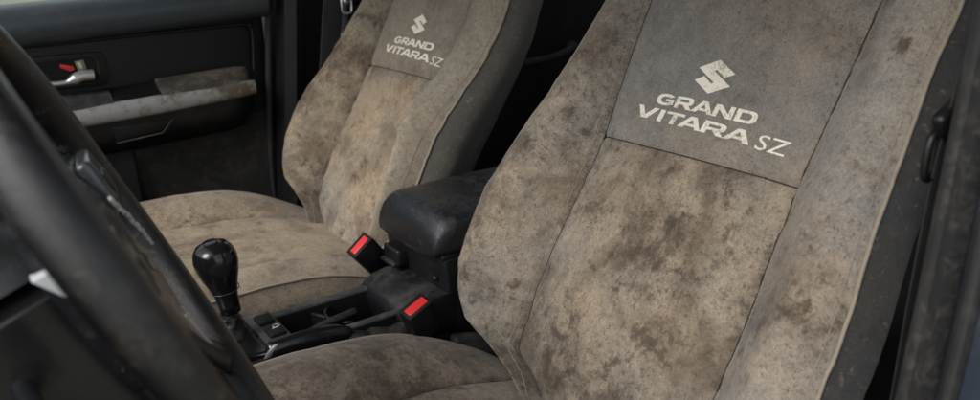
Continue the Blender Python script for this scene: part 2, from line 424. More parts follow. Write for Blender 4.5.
def curve_mesh(cu):
    o = bpy.data.objects.new('txt', cu); COL.objects.link(o)
    dg = bpy.context.evaluated_depsgraph_get(); me = bpy.data.meshes.new_from_object(o.evaluated_get(dg))
    bm = bmesh.new(); bm.from_mesh(me); bpy.data.objects.remove(o); bpy.data.curves.remove(cu); bpy.data.meshes.remove(me)
    return bm
def text_bm(body, x0, x1, y0, y1, shear=.12, bold=.03, rotdeg=-1.2, space=1.0):
    if all(ch in GL for ch in body):
        cu = bpy.data.curves.new('txt', 'CURVE'); cu.dimensions = '2D'; cu.fill_mode = 'BOTH'; x = 0
        for i, ch in enumerate(body):
            w_, loops = GL[ch]
            for lp in loops:
                sp = cu.splines.new('POLY'); sp.points.add(len(lp)-1); sp.use_cyclic_u = True
                for k, (a, b) in enumerate(lp): sp.points[k].co = (x+a+b*shear, b, 0, 1)
            nx = body[i+1] if i+1 < len(body) else ''
            x += w_+(-.16 if ch+nx in ('TA', 'RA', 'AR') and 'T' in ch+nx else -.02 if 'A' in ch+nx else .12)
    else:
        cu = bpy.data.curves.new('txt', 'FONT'); cu.body = body; cu.size = 1; cu.shear = shear; cu.offset = bold
        cu.space_character = space; cu.resolution_u = 4
    bm = curve_mesh(cu)
    bmesh.ops.triangulate(bm, faces=bm.faces)
    xs = [v.co.x for v in bm.verts]; ys = [v.co.y for v in bm.verts]
    lx, hx, ly, hy = min(xs), max(xs), min(ys), max(ys)
    for v in bm.verts:
        v.co.x = x0+(v.co.x-lx)/(hx-lx)*(x1-x0)
        v.co.y = y0+(v.co.y-ly)/(hy-ly)*(y1-y0); v.co.z = 0
    bmesh.ops.rotate(bm, verts=bm.verts, cent=(0, .455, 0), matrix=Matrix.Rotation(R(rotdeg), 3, 'Z'))
    return bm

ZC = tab([(-.52, .02), (-.50, .060), (-.47, .092), (-.42, .108), (-.3, .108), (-.15, .103), (-.055, .088), (.045, .060), (.10, .035), (.20, .0)])
HB = tab([(-.52, .01), (-.45, .022), (-.3, .030), (-.2, .035), (-.1, .032), (-.02, .020), (.06, .0), (.12, -.02), (.2, -.03)])
def cushion(bk, root, mats, seed):
    xs = list(np.linspace(-.52, .14, 110)); AC = .140
    def zc(x, q):
        e = AC-abs(q); z = ZC(x)+.006*(1-(q/AC)**2)-.0055*math.exp(-max(e, 0)/.006)
        return z+.0025*fbm((x+seed, q, 1.7), 9)+.001*fbm((x, q, seed), 30)
    def zb(x, u, W):
        k = u/.6 if u < .6 else (u-.6)/.4
        f = math.sin(k*math.pi/2)**1.2 if u < .6 else 1
        z = ZC(x)+HB(x)*f-.0055*math.exp(-u*(W-AC)/.006)
        if u >= .6: z -= .012*k**2.2
        return z+.0025*fbm((x+seed, u*.12, 1.7), 9)
    def Wc(x): return .258-.03*max(0, (-.44-x)/.08)**2-.01*max(0, (x-.0)/.14)
    cs = sorted([-1, -.985, -.97, -.95, -.92, .92, .95, .97, .985, 1]+list(np.linspace(-.88, .88, 36)))
    def patch(name, f, cols, mat, parent):
        bm = bmesh.new(); rows = [[f(x, c) for c in cols] for x in xs]; grid_bm(bm, rows)
        bmesh.ops.recalc_face_normals(bm, faces=bm.faces)
        me = bpy.data.meshes.new(name); bm.to_mesh(me); bm.free()
        bk.attrs(me, [(p[1], -1+p[0]) for r in rows for p in r])
        return link(name, me, parent, [mat])
    cu = patch('cushion', lambda x, c: Vector((x, c*AC, zc(x, c*AC))), cs, mats['cush'], root)
    us = [0, .02, .05, .09, .14]+list(np.linspace(.2, 1, 22))
    for sg in (-1, 1):
        patch('bolster', lambda x, u: Vector((x, sg*(AC+u*(Wc(x)-AC)), zb(x, u, Wc(x)))), us, mats['cbol'], cu)
        def side(x, v):
            W = Wc(x); z = zb(x, 1, W)
            return Vector((x, sg*(W+.010*math.sin(v*math.pi*.9)-.004*v), z-.001-v*.12))
        patch('side_panel', side, list(np.linspace(0, 1, 12)), mats['cbol'], cu)
        tube('piping', [Vector((x, sg*(Wc(x)+.0006), zb(x, 1, Wc(x))+.0003)) for x in xs[2:-4]], .0019, mats['cord'], cu, seg=8)
        tube('seam', [Vector((x, sg*AC, zc(x, AC)-.0002)) for x in xs[2:-4]], .0015, M_seam, cu, seg=6)
        # plastic side cover under the cushion
        box('side_cover', (-.17, sg*.243, -.075), (.56, .03, .09), M_black, root, .01)
    # front drop and base frame
    bm = bmesh.new()
    grid_bm(bm, [[Vector((-.52-.02*math.sin(k/5*math.pi), c*.225, .015-.12*k/5)) for c in np.linspace(-1, 1, 20)] for k in range(6)])
    from_bm('front_panel', bm, mats['cbol'], cu)
    box('seat_base', (-.17, 0, -.15), (.50, .44, .10), M_blackd, root, .01)
    for y in (-.2, .2):
        box('slide_rail', (-.17, y, -.23), (.60, .04, .05), M_blackd, root, .004)
        for x in (-.43, .09): box('rail_foot', (x, y, -.285), (.05, .05, .07), M_blackd, root, .004)
    return cu

TAN = (.300, .238, .172); GRY = (.215, .198, .172); DRK = (.058, .041, .029)
def make_seat(loc, label, bk, mats, far=False):
    root = empty('bucket_seat', loc, label, 'car seat', 'front seats of the car')
    back = bk.build(root, mats)
    cushion(bk, root, mats, bk.seed)
    # printed letters
    up = [c for c in back.children if c.name.startswith('upper_panel')][0]
    w, h = .049, .040; sh = .008 if far else 0; cx, cy = .003+sh, .499
    P10 = [(50, 0), (100, 33), (77, 48), (51, 29), (46, 34), (100, 70), (50, 100), (0, 67), (23, 52), (49, 71), (54, 66), (0, 30)]
    bm = bmesh.new(); f = bm.faces.new([bm.verts.new((cx+(x-50)/100*w, cy-(y-50)/100*h, 0)) for x, y in P10])
    bmesh.ops.triangulate(bm, faces=bm.faces)
    bk.decal('emblem', bm, mats['print'], back)
    bk.decal('lettering', text_bm('GRAND', -.066+sh, .074+sh, .4560, .4700, .10, .034, -.8), mats['print'], back)
    bk.decal('lettering', text_bm('VITARA', -.090+sh, .076+sh, .4355, .4500, .10, .034, -1.6), mats['print'], back)
    bk.decal('lettering', text_bm('SZ', .083+sh*.6, .119-sh*.2, .4335, .4500, .12, 0, -1.6), mats['print'], back)
    return root
def printmat(name, seed, wear):
    s = NT(name); co = s.coords((seed, 0, 0)); M = s.math
    n = M('ADD', s.noise(co, 300, 4, .7), M('MULTIPLY', M('SUBTRACT', s.noise(co, 40, 6, .7), .5), .8))
    col = s.mix(M('MULTIPLY', s.ramp(n, wear-.08, wear+.16), .75), (.80, .74, .63), (.30, .26, .21))
    s.inp(s.b.inputs['Base Color'], col); s.b.inputs['Roughness'].default_value = .9
    s.inp(s.b.inputs['Normal'], s.bump(s.noise(co, 900, 3), .0005, .6)); return s.m

near_m = [(.27, .33, .05, .9), (.22, .36, .04, .8), (.25, .25, .05, .7), (-.02, .30, .06, .8), (.07, .15, .05, .8), (-.2, .28, .05, .7), (.18, .42, .04, .5), (-0.021, 0.326, 0.03, 1), (0.009, 0.276, 0.03, 0.7), (-0.083, 0.263, 0.041, 0.6), (-0.029, 0.26, 0.035, 0.6), (0.054, 0.153, 0.03, 0.8), (0.108, 0.15, 0.027, 0.6), (0.092, 0.309, 0.041, 0.5), (-0.107, 0.35, 0.035, 0.4), (0.286, 0.352, 0.03, 1), (0.235, 0.341, 0.022, 0.6), (0.235, 0.283, 0.035, 0.7), (0.27, 0.241, 0.019, 0.6), (0.25, 0.176, 0.024, 0.5), (0.22, 0.439, 0.027, 0.5), (0.18, 0.498, 0.041, 0.4), (0.218, 0.178, 0.034, 0.5), (-0.112, 0.574, 0.041, 0.6), (-0.03, 0.573, 0.054, 0.5), (0.115, 0.562, 0.019, 0.8), (-0.195, 0.555, 0.009, 1.3), (-0.207, 0.301, 0.041, 0.6), (-0.195, 0.276, 0.034, 0.5), (-0.207, 0.37, 0.027, 0.4), (-0.229, 0.436, 0.035, 0.35), (-0.066, 0.211, 0.041, 0.6), (-0.025, 0.145, 0.041, 0.6), (-0.056, 0.381, 0.041, 0.4), (0.106, 0.508, 0.008, 0.8), (-0.106, 0.492, 0.014, 0.3),
          # cushion (second coordinate is x-1)
          (.22, -1.25, .05, .6), (.22, -1.12, .05, .6), (.20, -1.02, .04, .5), (.1, -1.1, .06, .4)]
near_b = [(-.19, .45, .05, .5), (-.2, .33, .06, .9), (-.2, .56, .05, .5), (0.031, 0.321, 0.095, 1), (-0.079, 0.33, 0.081, 1), (0.027, 0.183, 0.095, 0.9), (-0.073, 0.225, 0.081, 1), (0.201, 0.299, 0.068, 0.8), (0.267, 0.22, 0.054, 0.9), (0.235, 0.437, 0.061, 0.7), (0.218, 0.554, 0.054, 0.5), (-0.202, 0.309, 0.061, 0.8), (-0.193, 0.254, 0.061, 0.8), (-0.072, 0.576, 0.081, 0.6), (-0.213, 0.382, 0.041, 0.4), (-0.027, 0.385, 0.054, 1), (-0.12, 0.376, 0.047, 0.9),
          (0, -1.2, .3, .6), (.1, -1.0, .2, .7)]
far_m = [(0.221, 0.404, 0.048, 0.7), (0.30, 0.306, 0.043, 0.8), (0.29, 0.225, 0.038, 0.7), (0.244, 0.311, 0.034, 0.6), (0.101, 0.249, 0.038, 0.4), (-0.012, 0.212, 0.048, 0.4), (-0.012, 0.373, 0.038, 0.2), (0.25, 0.157, 0.029, 0.6), (0.179, 0.497, 0.024, 0.5), (0.22, 0.488, 0.029, 0.5),
         (.23, -1.3, .07, .5), (0, -1.3, .08, .25)]
far_b = [(0.054, 0.301, 0.12, 1), (-0.025, 0.355, 0.072, 0.9), (-0.058, 0.203, 0.096, 1), (0.30, 0.246, 0.096, 0.9), (0.24, 0.399, 0.096, 0.7), (0.044, 0.508, 0.072, 0.45),
         (0, -1.15, .25, 1), (-.22, -1.1, .2, .5), (.2, -1.1, .15, .7)]
near = Back([(0, .07), (.06, .08), (.085, .10), (.10, .150), (.12, .203), (.15, .248), (.18, .268), (.22, .276), (.29, .278), (.35, .266), (.43, .240), (.52, .216), (.60, .200), (.70, .17)],
            [(0, .17), (.06, .20), (.12, .224), (.22, .243), (.3, .241), (.38, .233), (.45, .229), (.53, .223), (.60, .226), (.66, .215), (.70, .17)], near_m, near_b, 1.0)
far = Back([(0, .08), (.06, .09), (.085, .11), (.10, .15), (.125, .20), (.15, .24), (.18, .27), (.22, .290), (.27, .290), (.32, .278), (.41, .245), (.53, .222), (.62, .20), (.70, .17)],
           [(0, .12), (.06, .14), (.12, .18), (.22, .205), (.3, .212), (.38, .226), (.45, .240), (.53, .248), (.60, .238), (.66, .215), (.70, .17)], far_m, far_b, 6.0, 1.55, .105)
mats_n = dict(low=fabric('near lower panel cloth', 1, GRY, TAN, DRK), up=fabric('near upper panel cloth', 2, (.190, .182, .168), (.25, .205, .16), DRK, contrast=.75, moldbase=-.15),
              bol_in=fabric('near inner bolster cloth', 3, GRY, (.30, .235, .165), DRK), bol_out=fabric('near outer bolster cloth', 4, (.230, .217, .197), (.26, .21, .16), DRK, contrast=.85, moldbase=-.02),
              cush=fabric('near cushion cloth', 7, (.21, .175, .135), (.28, .22, .155), DRK, moldbase=.02), cbol=fabric('near cushion bolster cloth', 8, (.19, .165, .135), (.24, .19, .14), DRK, moldbase=.05),
              side=M_sidefab, cord=M_cord, print=printmat('near print', 1, .57))
mats_f = dict(low=fabric('far lower panel cloth', 11, GRY, (.33, .255, .17), DRK, contrast=.9, moldbase=-.02), up=fabric('far upper panel cloth', 12, (.225, .195, .16), (.26, .21, .155), DRK, contrast=.7, moldbase=-.1),
              bol_in=fabric('far inner bolster cloth', 13, (.22, .19, .15), (.29, .225, .15), DRK, moldbase=.04), bol_out=fabric('far outer bolster cloth', 14, (.27, .235, .185), (.32, .255, .18), DRK, contrast=.8, moldbase=-.06),
              cush=fabric('far cushion cloth', 17, (.25, .20, .145), (.34, .262, .175), DRK, contrast=1.0, moldbase=-.02), cbol=fabric('far cushion bolster cloth', 18, (.24, .20, .155), (.33, .26, .18), DRK, contrast=.9, moldbase=-.03),
              side=M_farside, cord=M_cord, print=printmat('far print', 4, .66))
make_seat((0, 0, 0), 'mould-stained driver seat in the foreground with large white lettering, nearest the camera', near, mats_n)
make_seat((.046, .72, 0), 'dirty tan passenger seat behind the gear lever, beside the far door', far, mats_f, True)

# ------------------------------------------------------------------ far door
D = (-.3, 1.12, 0)
door = empty('passenger_door', D, 'black passenger door with silver armrest strip and grimy lower panel behind the far seat', 'car door')
def extr(name, prof, x0, x1, mat, parent, off, n=40, zf=None, wob=0, capx=True, shrink=None):
    """profile (y,z) list swept along x ; zf(x) lifts"""
    bm = bmesh.new(); rows = []
    for i in range(n+1):
        x = x0+(x1-x0)*i/n; dz = zf(x) if zf else 0
        k = shrink(x) if shrink else 1
        cy = max(p[0] for p in prof); cz = sum(p[1] for p in prof)/len(prof)
        rows.append([Vector((x, cy+(y-cy)*k, cz+(z-cz)*(k*.5+.5 if k < 1 else 1)+dz)) for y, z in prof])
    grid_bm(bm, rows, close_u=True, cap=capx)
    return autosmooth(from_bm(name, bm, mat, parent, True, off), 40)
def rp(pts, n=4):   # smooth a closed profile
    P = [Vector((p[0], p[1], 0)) for p in pts]; m = len(P); out = []
    for i in range(m):
        p0, p1, p2, p3 = P[i-1], P[i], P[(i+1) % m], P[(i+2) % m]
        for k in range(n):
            t = k/n; q = .5*((2*p1)+(p2-p0)*t+(2*p0-5*p1+4*p2-p3)*t*t+(3*p1-p0-3*p2+p3)*t**3); out.append((q.x, q.y))
    return out
bl = lambda x: .022*(x+.13)/.5
extr('belt_trim', [(1.17, .508), (1.10, .506), (1.085, .500), (1.076, .488), (1.073, .470), (1.078, .450), (1.09, .438), (1.105, .434), (1.17, .434)], -1.15, .118, M_belt, door, D, zf=lambda x: -.001+bl(x)*1.1)
box('door_panel', (-.515, 1.155, .33), (1.27, .06, .24), M_door, door, .006, off=D)
# thin raised lip along the crease and down the rear edge of the insert
tube('panel_lip', cr([(-1.1, 1.118, .405), (-.4, 1.116, .421), (.05, 1.116, .432), (.082, 1.116, .428), (.090, 1.116, .41), (.084, 1.116, .33)], 10), .0035, M_black, door, off=D)
extr('lower_panel', [(1.17, .24), (1.118, .24), (1.112, .15), (1.108, .0), (1.10, -.25), (1.17, -.25)], -1.1, .112, M_doorlow, door, D)
extr('speaker_pad', rp([(1.12, .19), (1.098, .17), (1.090, .05), (1.088, -.15), (1.12, -.2)]), -1.0, -.19, M_blackd, door, D)
zup = lambda x: .017*max(0, min(1, (x+.28)/.34))**1.25
end = lambda x: 1 if x < .02 else max(.25, math.sqrt(max(0, 1-((x-.02)/.055)**2)))
extr('armrest', rp([(1.13, .318), (1.10, .314), (1.072, .304), (1.064, .296), (1.064, .27), (1.070, .235), (1.085, .212), (1.10, .203), (1.13, .200)], 3), -1.0, .072, M_black, door, D, zf=zup, shrink=end)
extr('trim_strip', rp([(1.075, .304), (1.062, .303), (1.0575, .297), (1.056, .285), (1.058, .274), (1.064, .270), (1.075, .270)], 3), -1.0, .068, M_silver, door, D, zf=zup, shrink=lambda x: (1-.22*max(0, min(1, (x+.12)/.16)))*(1 if x < .04 else .5+.5*math.sqrt(max(0, 1-((x-.04)/.03)**2))))
extr('armrest_pad', rp([(1.118, .332), (1.10, .328), (1.078, .316), (1.066, .306), (1.066, .300), (1.118, .300)], 3), -.122, .066, M_armtop, door, D, zf=lambda x: zup(x)*.8, shrink=end)
extr('armrest_pad', rp([(1.118, .326), (1.10, .322), (1.078, .312), (1.066, .306), (1.066, .300), (1.118, .300)], 3), -.62, -.212, M_pillar, door, D, shrink=lambda x: 1)
box('pull_cup', (-.167, 1.09, .302), (.09, .034, .012), M_blackd, door, .003, off=D)
prism('pocket', [(-.225, 1.066, .262), (-.110, 1.066, .262), (-.130, 1.070, .238), (-.222, 1.070, .230)], (0, -.0035, 0), M_door, door, .0015, off=D)
tube('pocket_rim', [(-.222, 1.062, .230), (-.135, 1.062, .237), (-.112, 1.061, .262)], .0014, M_pillar, door, off=D)
# handle bezel, lever, lock tab
def rrect(x0, x1, z0, z1, r, y, n=5):
    o = []
    for cx, cz, a0 in ((x1-r, z1-r, 0), (x0+r, z1-r, 90), (x0+r, z0+r, 180), (x1-r, z0+r, 270)):
        for k in range(n+1):
            a = R(a0+90*k/n); o.append((cx+r*math.cos(a), y, cz+r*math.sin(a)))
    return o
bezel = prism('handle_bezel', rrect(-.348, -.205, .335, .402, .016, 1.126), (0, -.008, 0), M_black, door, .002, off=D)
tube('bezel_rim', [Vector(p)+Vector((0, -.004, 0)) for p in rrect(-.345, -.222, .343, .396, .012, 1.120)], .0018, M_pillar, door, off=D, closed=True)
prism('handle_cup', rrect(-.341, -.226, .347, .392, .010, 1.1165), (0, -.0015, 0), M_blackd, door, 0, off=D)
lev = bmesh.new()
tube_bm(lev, cr([(-.345, 1.105, .356), (-.31, 1.100, .352), (-.285, 1.100, .352), (-.27, 1.101, .356), (-.256, 1.102, .361), (-.235, 1.103, .361)], 6), [.0045]*13+[.005, .006, .007, .008, .009, .010]+[.0105]*12, seg=10)
autosmooth(from_bm('door_handle', lev, M_chrome, door, True, D), 50)
prism('lock_tab', [(-.288, 1.112, .386), (-.266, 1.112, .380), (-.264, 1.112, .373), (-.272, 1.112, .371), (-.288, 1.112, .379)], (0, -.005, 0), M_red, door, .001, off=D)
prism('lock_mark', [(-.262, 1.1145, .388), (-.246, 1.1145, .390), (-.243, 1.1145, .371), (-.258, 1.1145, .369)], (0, -.003, 0), M_green, door, .0006, off=D)
prism('lock_mark', [(-.259, 1.111, .386), (-.252, 1.111, .387), (-.250, 1.111, .374), (-.254, 1.111, .373)], (0, -.0012, 0), M_white, door, 0, off=D)
# glass and frame above the belt line, outer skin
gm = bpy.data.materials.new('window glass'); gm.use_nodes = True
gb = gm.node_tree.nodes['Principled BSDF']; gb.inputs['Transmission Weight'].default_value = 1; gb.inputs['Roughness'].default_value = .02
gb.inputs['Base Color'].default_value = (.8, .87, .83, 1); gb.inputs['IOR'].default_value = 1.05
box('window_glass', (-.5, 1.155, .66), (1.24, .004, .34), gm, door, 0, off=D)
box('door_skin', (-.515, 1.20, .1), (1.27, .03, .78), M_outpaint, door, .01, off=D)
for nm, a, b in (('window_frame', (.105, 1.15, .49), (.15, 1.05, .86)), ('window_frame', (.15, 1.05, .86), (-.62, 1.05, .86)), ('window_frame', (-.62, 1.05, .86), (-1.12, 1.15, .50))):
    tube(nm, [a, b], .022, M_black, door, off=D, seg=8)

# ------------------------------------------------------------------ car body shell
B = (.6, .36, -.32)
body = empty('car_cabin', B, 'dark interior shell of the car with roof, floor and pillars around the seats', 'car body')
box('floor', (.35, .36, -.345), (3.2, 1.62, .05), M_carpet, body, .005, off=B)
box('transmission_tunnel', (.1, .36, -.22), (2.2, .26, .22), M_carpet, body, .04, off=B)
box('roof', (.88, .36, .905), (2.70, 1.36, .05), M_roof, body, .02, off=B)
# far B pillar with round-edged trim
extr('pillar_trim', rp([(1.20, .5), (1.10, .5)]), 0, .001, M_blackd, body, B, n=1) if False else None
bm = bmesh.new()
prof = [(.118, 1.20), (.118, 1.105), (.128, 1.082), (.150, 1.070), (.166, 1.075), (.172, 1.092), (.185, 1.10), (.26, 1.10), (.26, 1.20)]
rows = []
for z, dx in ((-.30, -.035), (.0, -.02), (.2, .0), (.5, .03), (.86, .10)):
    rows.append([Vector((x+dx, y-(.08 if z > .8 else 0), z)) for x, y in prof])
grid_bm(bm, rows, close_u=True, cap=True)
autosmooth(from_bm('pillar_trim', bm, M_black, body, True, B), 30)
tube('door_seal', cr([(.092, 1.115, -.28), (.098, 1.115, .1), (.118, 1.112, .35), (.135, 1.10, .52)], 8), .008, M_rubber, body, off=B)
# rear quarter on the far side, rear bulkhead
box('side_panel', (2.0, 1.15, .05), (1.0, .08, .80), M_blackd, body, .01, off=B)
box('rear_panel', (2.15, .36, .10), (.06, 1.5, .90), M_blackd, body, .01, off=B)
box('window_pillar', (1.47, 1.10, .66), (.12, .06, .46), M_blackd, body, .01, off=B)
# near side: B pillar, rear door aperture
def pillar_strip(name, pts, mat, bev=.004):
    bm = bmesh.new(); rows = []
    for z, dx, dy in ((-.30, -.05, .0), (.1, -.018, -.0), (.25, 0, 0), (.35, .006, 0), (.45, .016, .003), (.6, .045, .012), (.88, .12, .05)):
        rows.append([Vector((x+dx, y+dy, z)) for x, y in pts])
    grid_bm(bm, rows, close_u=True, cap=True)
    return autosmooth(from_bm(name, bm, mat, body, True, B), 30)
pillar_strip('pillar_trim', rp([(.046, -.330), (.050, -.322), (.070, -.315), (.16, -.310), (.20, -.325), (.20, -.36), (.048, -.347)], 3), M_pillar)
pillar_strip('pillar_skin', rp([(.040, -.362), (.042, -.349), (.10, -.345), (.22, -.345), (.22, -.43), (.06, -.42), (.045, -.385)], 3), M_paint)
pillar_strip('door_seal', rp([(.028, -.3585), (.034, -.3535), (.041, -.3535), (.042, -.3625), (.036, -.3655), (.029, -.3635)], 2), M_rubber)
pillar_strip('pillar_ridge', rp([(.034, -.388), (.042, -.380), (.052, -.386), (.050, -.396), (.040, -.397)], 2), M_paint)
box('rear_side_panel', (1.2, -.40, .1), (1.9, .05, .8), M_blackd, body, .01, off=B)
box('side_sill', (-.5, -.40, -.27), (1.3, .12, .14), M_paint, body, .02, off=B)
box('front_bulkhead', (-1.30, .36, -.05), (.06, 1.5, .55), M_blackd, body, .01, off=B)
for a, b in (((-1.15, -.36, .42), (-.48, -.27, .87)), ((-1.15, 1.13, .45), (-.48, 1.0, .87))):
    tube('windscreen_pillar', [a, b], .03, M_black, body, off=B)

# rear door glimpsed between the seats
RD = (1.0, 1.12, 0)
rdoor = empty('rear_door', RD, 'dark rear door with a small grey armrest, glimpsed between the two seats', 'car door')
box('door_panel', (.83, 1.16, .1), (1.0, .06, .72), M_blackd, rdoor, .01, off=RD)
tube('armrest', cr([(.60, 1.10, .272), (.85, 1.07, .280), (.93, 1.065, .290), (.985, 1.075, .305), (1.0, 1.10, .308)], 6), .013, M_pillar, rdoor, off=RD, flat=(.8, 1))
box('window_surround', (.83, 1.13, .485), (1.0, .05, .05), M_black, rdoor, .01, off=RD)

# rear bench
RS = (1.0, .36, -.3)
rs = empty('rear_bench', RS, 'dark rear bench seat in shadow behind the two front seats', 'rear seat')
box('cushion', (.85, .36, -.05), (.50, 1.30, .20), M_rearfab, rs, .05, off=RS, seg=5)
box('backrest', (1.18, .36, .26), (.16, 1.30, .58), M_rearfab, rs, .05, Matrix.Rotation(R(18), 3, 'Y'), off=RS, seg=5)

# dashboard in front of the wheel
DB = (-.95, .36, .2)
dash = empty('dashboard', DB, 'black dashboard in front of the steering wheel, at the left edge', 'dashboard')
extr('top_pad', rp([(-.36, .30), (-.36, .42), (.2, .46), (.8, .44), (1.08, .42), (1.08, .30)], 4), -1.26, -.80, M_black, dash, DB)
box('lower_panel', (-.86, .36, .12), (.20, 1.40, .38), M_black, dash, .03, off=DB)
box('centre_stack', (-.70, .36, .12), (.22, .30, .44), M_black, dash, .03, Matrix.Rotation(R(-20), 3, 'Y'), off=DB)

# ------------------------------------------------------------------ centre console
C0 = (0, .35, -.1)
M_rail = plastic('dusty lit console rail', (.040, .042, .046), .36, .5, (.17, .16, .14), .0005, 2.5, seed=35, thresh=.55, up=.12)  # paler than the console plastic: bevel highlights put into base colour, plus dust
con = empty('centre_console', C0, 'dusty black centre console with open tray and padded lid between the seats', 'console')
box('base', (-.04, .355, -.045), (.52, .15, .16), M_blackd, con, .012, off=C0)
box('front_housing', (-.265, .36, .03), (.13, .185, .165), M_console, con, .012, Matrix.Rotation(R(-6), 3, 'Y'), off=C0)
box('gear_surround', (-.262, .36, .122), (.085, .14, .012), M_gloss, con, .004, off=C0, rot=Matrix.Rotation(R(8), 3, 'Y'))
# frame round the tray
box('tray_wall', (-.118, .403, .080), (.205, .010, .052), M_blackd, con, .003, off=C0)
box('tray_rail', (-.118, .404, .108), (.215, .014, .008), M_rail, con, .0035, off=C0)
box('tray_wall', (-.118, .312, .078), (.205, .008, .050), M_blackd, con, .003, off=C0)
box('tray_rail', (-.118, .312, .106), (.215, .011, .008), M_rail, con, .0035, off=C0)
box('switch_panel', (-.195, .365, .105), (.040, .105, .020), M_rail, con, .004, off=C0)
box('side_shell', (-.12, .421, .0), (.30, .014, .15), M_black, con, .005, off=C0)
box('side_shell', (-.12, .272, .01), (.30, .012, .13), M_black, con, .005, off=C0)
prism('ramp', [(-.034, .280, .100), (-.028, .280, .116), (-.010, .280, .124), (.012, .280, .128), (.05, .280, .128), (.05, .280, .05), (-.02, .280, .05)], (0, .140, 0), M_console, con, .005, off=C0)
box('cup_divider', (-.112, .385, .082), (.006, .055, .034), M_console, con, .002, off=C0, rot=Matrix.Rotation(R(25), 3, 'Z'))
tube('cup_ring', [(-.075+.034*math.cos(a), .368+.036*math.sin(a), .100) for a in np.linspace(R(60), R(250), 16)], .0025, M_console, con, off=C0)
tube('cup_ring', cr([(-.165, .338, .098), (-.12, .342, .106), (-.075, .346, .108)], 6), .006, M_console, con, off=C0)
for k, y in enumerate((.345, .385)):
    box('switch', (-.192, y, .117), (.022, .026, .006), M_black, con, .002, off=C0)
# window-lock style symbol on the switch: small ring with a bar
tube('switch_symbol', [(-.188+.0045*math.cos(a), .352+.0045*math.sin(a), .1206) for a in np.linspace(0, 2*math.pi, 14)[:-1]], .0006, M_white, con, off=C0, closed=True, seg=5)
tube('switch_symbol', [(-.195, .347, .1206), (-.181, .352, .1206)], .0006, M_white, con, off=C0, seg=5)
box('gear_plate', (-.232, .300, .088), (.020, .045, .05), M_pillar, con, .004, off=C0)
# storage box
prism('storage_box', [(.030, .281, .181), (.34, .281, .185), (.34, .281, -.12), (.050, .281, -.12), (.038, .281, .09)], (0, .166, 0), M_black, con, .008, off=C0, seg=3)
lidp = []
bm = bmesh.new(); rows = []
for f in np.linspace(0, 1, 26):
    x0_, x1_ = .018, .36
    x = x0_+(x1_-x0_)*(.5-.5*math.cos(f*math.pi))
    e = min(1, math.sqrt(max(0, 1-(1-min(1, (x-x0_)/.035))**2))*1.0); e2 = math.sqrt(max(0, 1-(1-min(1, (x1_-x)/.03))**2))
    k = min(e, e2); hw = .087*(.88+.12*k); cy = .364; zt = .183+(.056+.004*math.sin(f*3))*(.12+.88*k); zb_ = .183-.008*k
    r = []
    for a in np.linspace(0, 2*math.pi, 41)[:-1]:
        c, s_ = math.cos(a), math.sin(a); p = 4.2
        sx = math.copysign(abs(c)**(2/p), c); sz = math.copysign(abs(s_)**(2/p), s_)
        bow = -.014*(1-(sx)**2)*(1-f)
        r.append(Vector((x+bow*k*.6, cy+hw*sx, (zt+zb_)/2+(zt-zb_)/2*sz+.004*(1-sx*sx)*(1 if sz > 0 else 0))))
    rows.append(r)
grid_bm(bm, rows, close_u=True, cap=True)
lid = autosmooth(from_bm('lid', bm, M_lid, con, True, C0), 60)
box('lid_hinge_band', (.18, .368, .180), (.30, .172, .010), M_black, con, .003, off=C0)
lt = box('latch', (.026, .405, .150), (.022, .045, .026), M_black, con, .004, off=C0)
box('latch_lip', (.015, .405, .140), (.014, .042, .006), M_console, con, .002, off=C0)
tube('screw_cap', [(.034, .302, .112), (.024, .302, .112)], .007, M_black, con, off=C0, seg=14)
tube('screw_cap', [(.034, .302, .145), (.026, .302, .145)], .004, M_black, con, off=C0, seg=12)
box('side_bracket', (.09, .262, .03), (.14, .02, .05), M_pillar, con, .006, off=C0, rot=Matrix.Rotation(R(15), 3, 'Y'))

# handbrake
HBR = (-.03, .288, .02)
hbk = empty('handbrake_lever', HBR, 'black handbrake lever with a silver release button beside the console tray', 'handbrake')
tube('grip', cr([(-.224, .286, .122), (-.20, .286, .1235), (-.17, .286, .123), (-.140, .286, .119), (-.116, .286, .110)], 6), [.010, .0115, .013]+[.0125]*18+[.012, .0115, .011, .010], M_gloss, hbk, off=HBR, seg=16, flat=(1.15, .85))
tube('lever_arm', [(-.125, .286, .112), (-.05, .288, .080), (.02, .288, .05)], .010, M_black, hbk, off=HBR)
bm = bmesh.new(); rows = []
for k in range(9):
    f = k/8; x = -.120+.11*f; z = .102-.020*f+.003*math.sin(k*2.2); r_ = .012+.007*f+.0015*math.sin(k*2.6)
    rows.append([Vector((x, .288+r_*math.cos(a)*.95, z+r_*.75*math.sin(a))) for a in np.linspace(0, 2*math.pi, 21)[:-1]])
grid_bm(bm, rows, close_u=True, cap=True); from_bm('leather_boot', bm, M_console, hbk, True, HBR)
prism('release_button', [(-.234, .276, .121), (-.221, .277, .136), (-.214, .299, .128), (-.222, .297, .117)], (.010, 0, .0), M_chrome, hbk, .002, off=HBR)

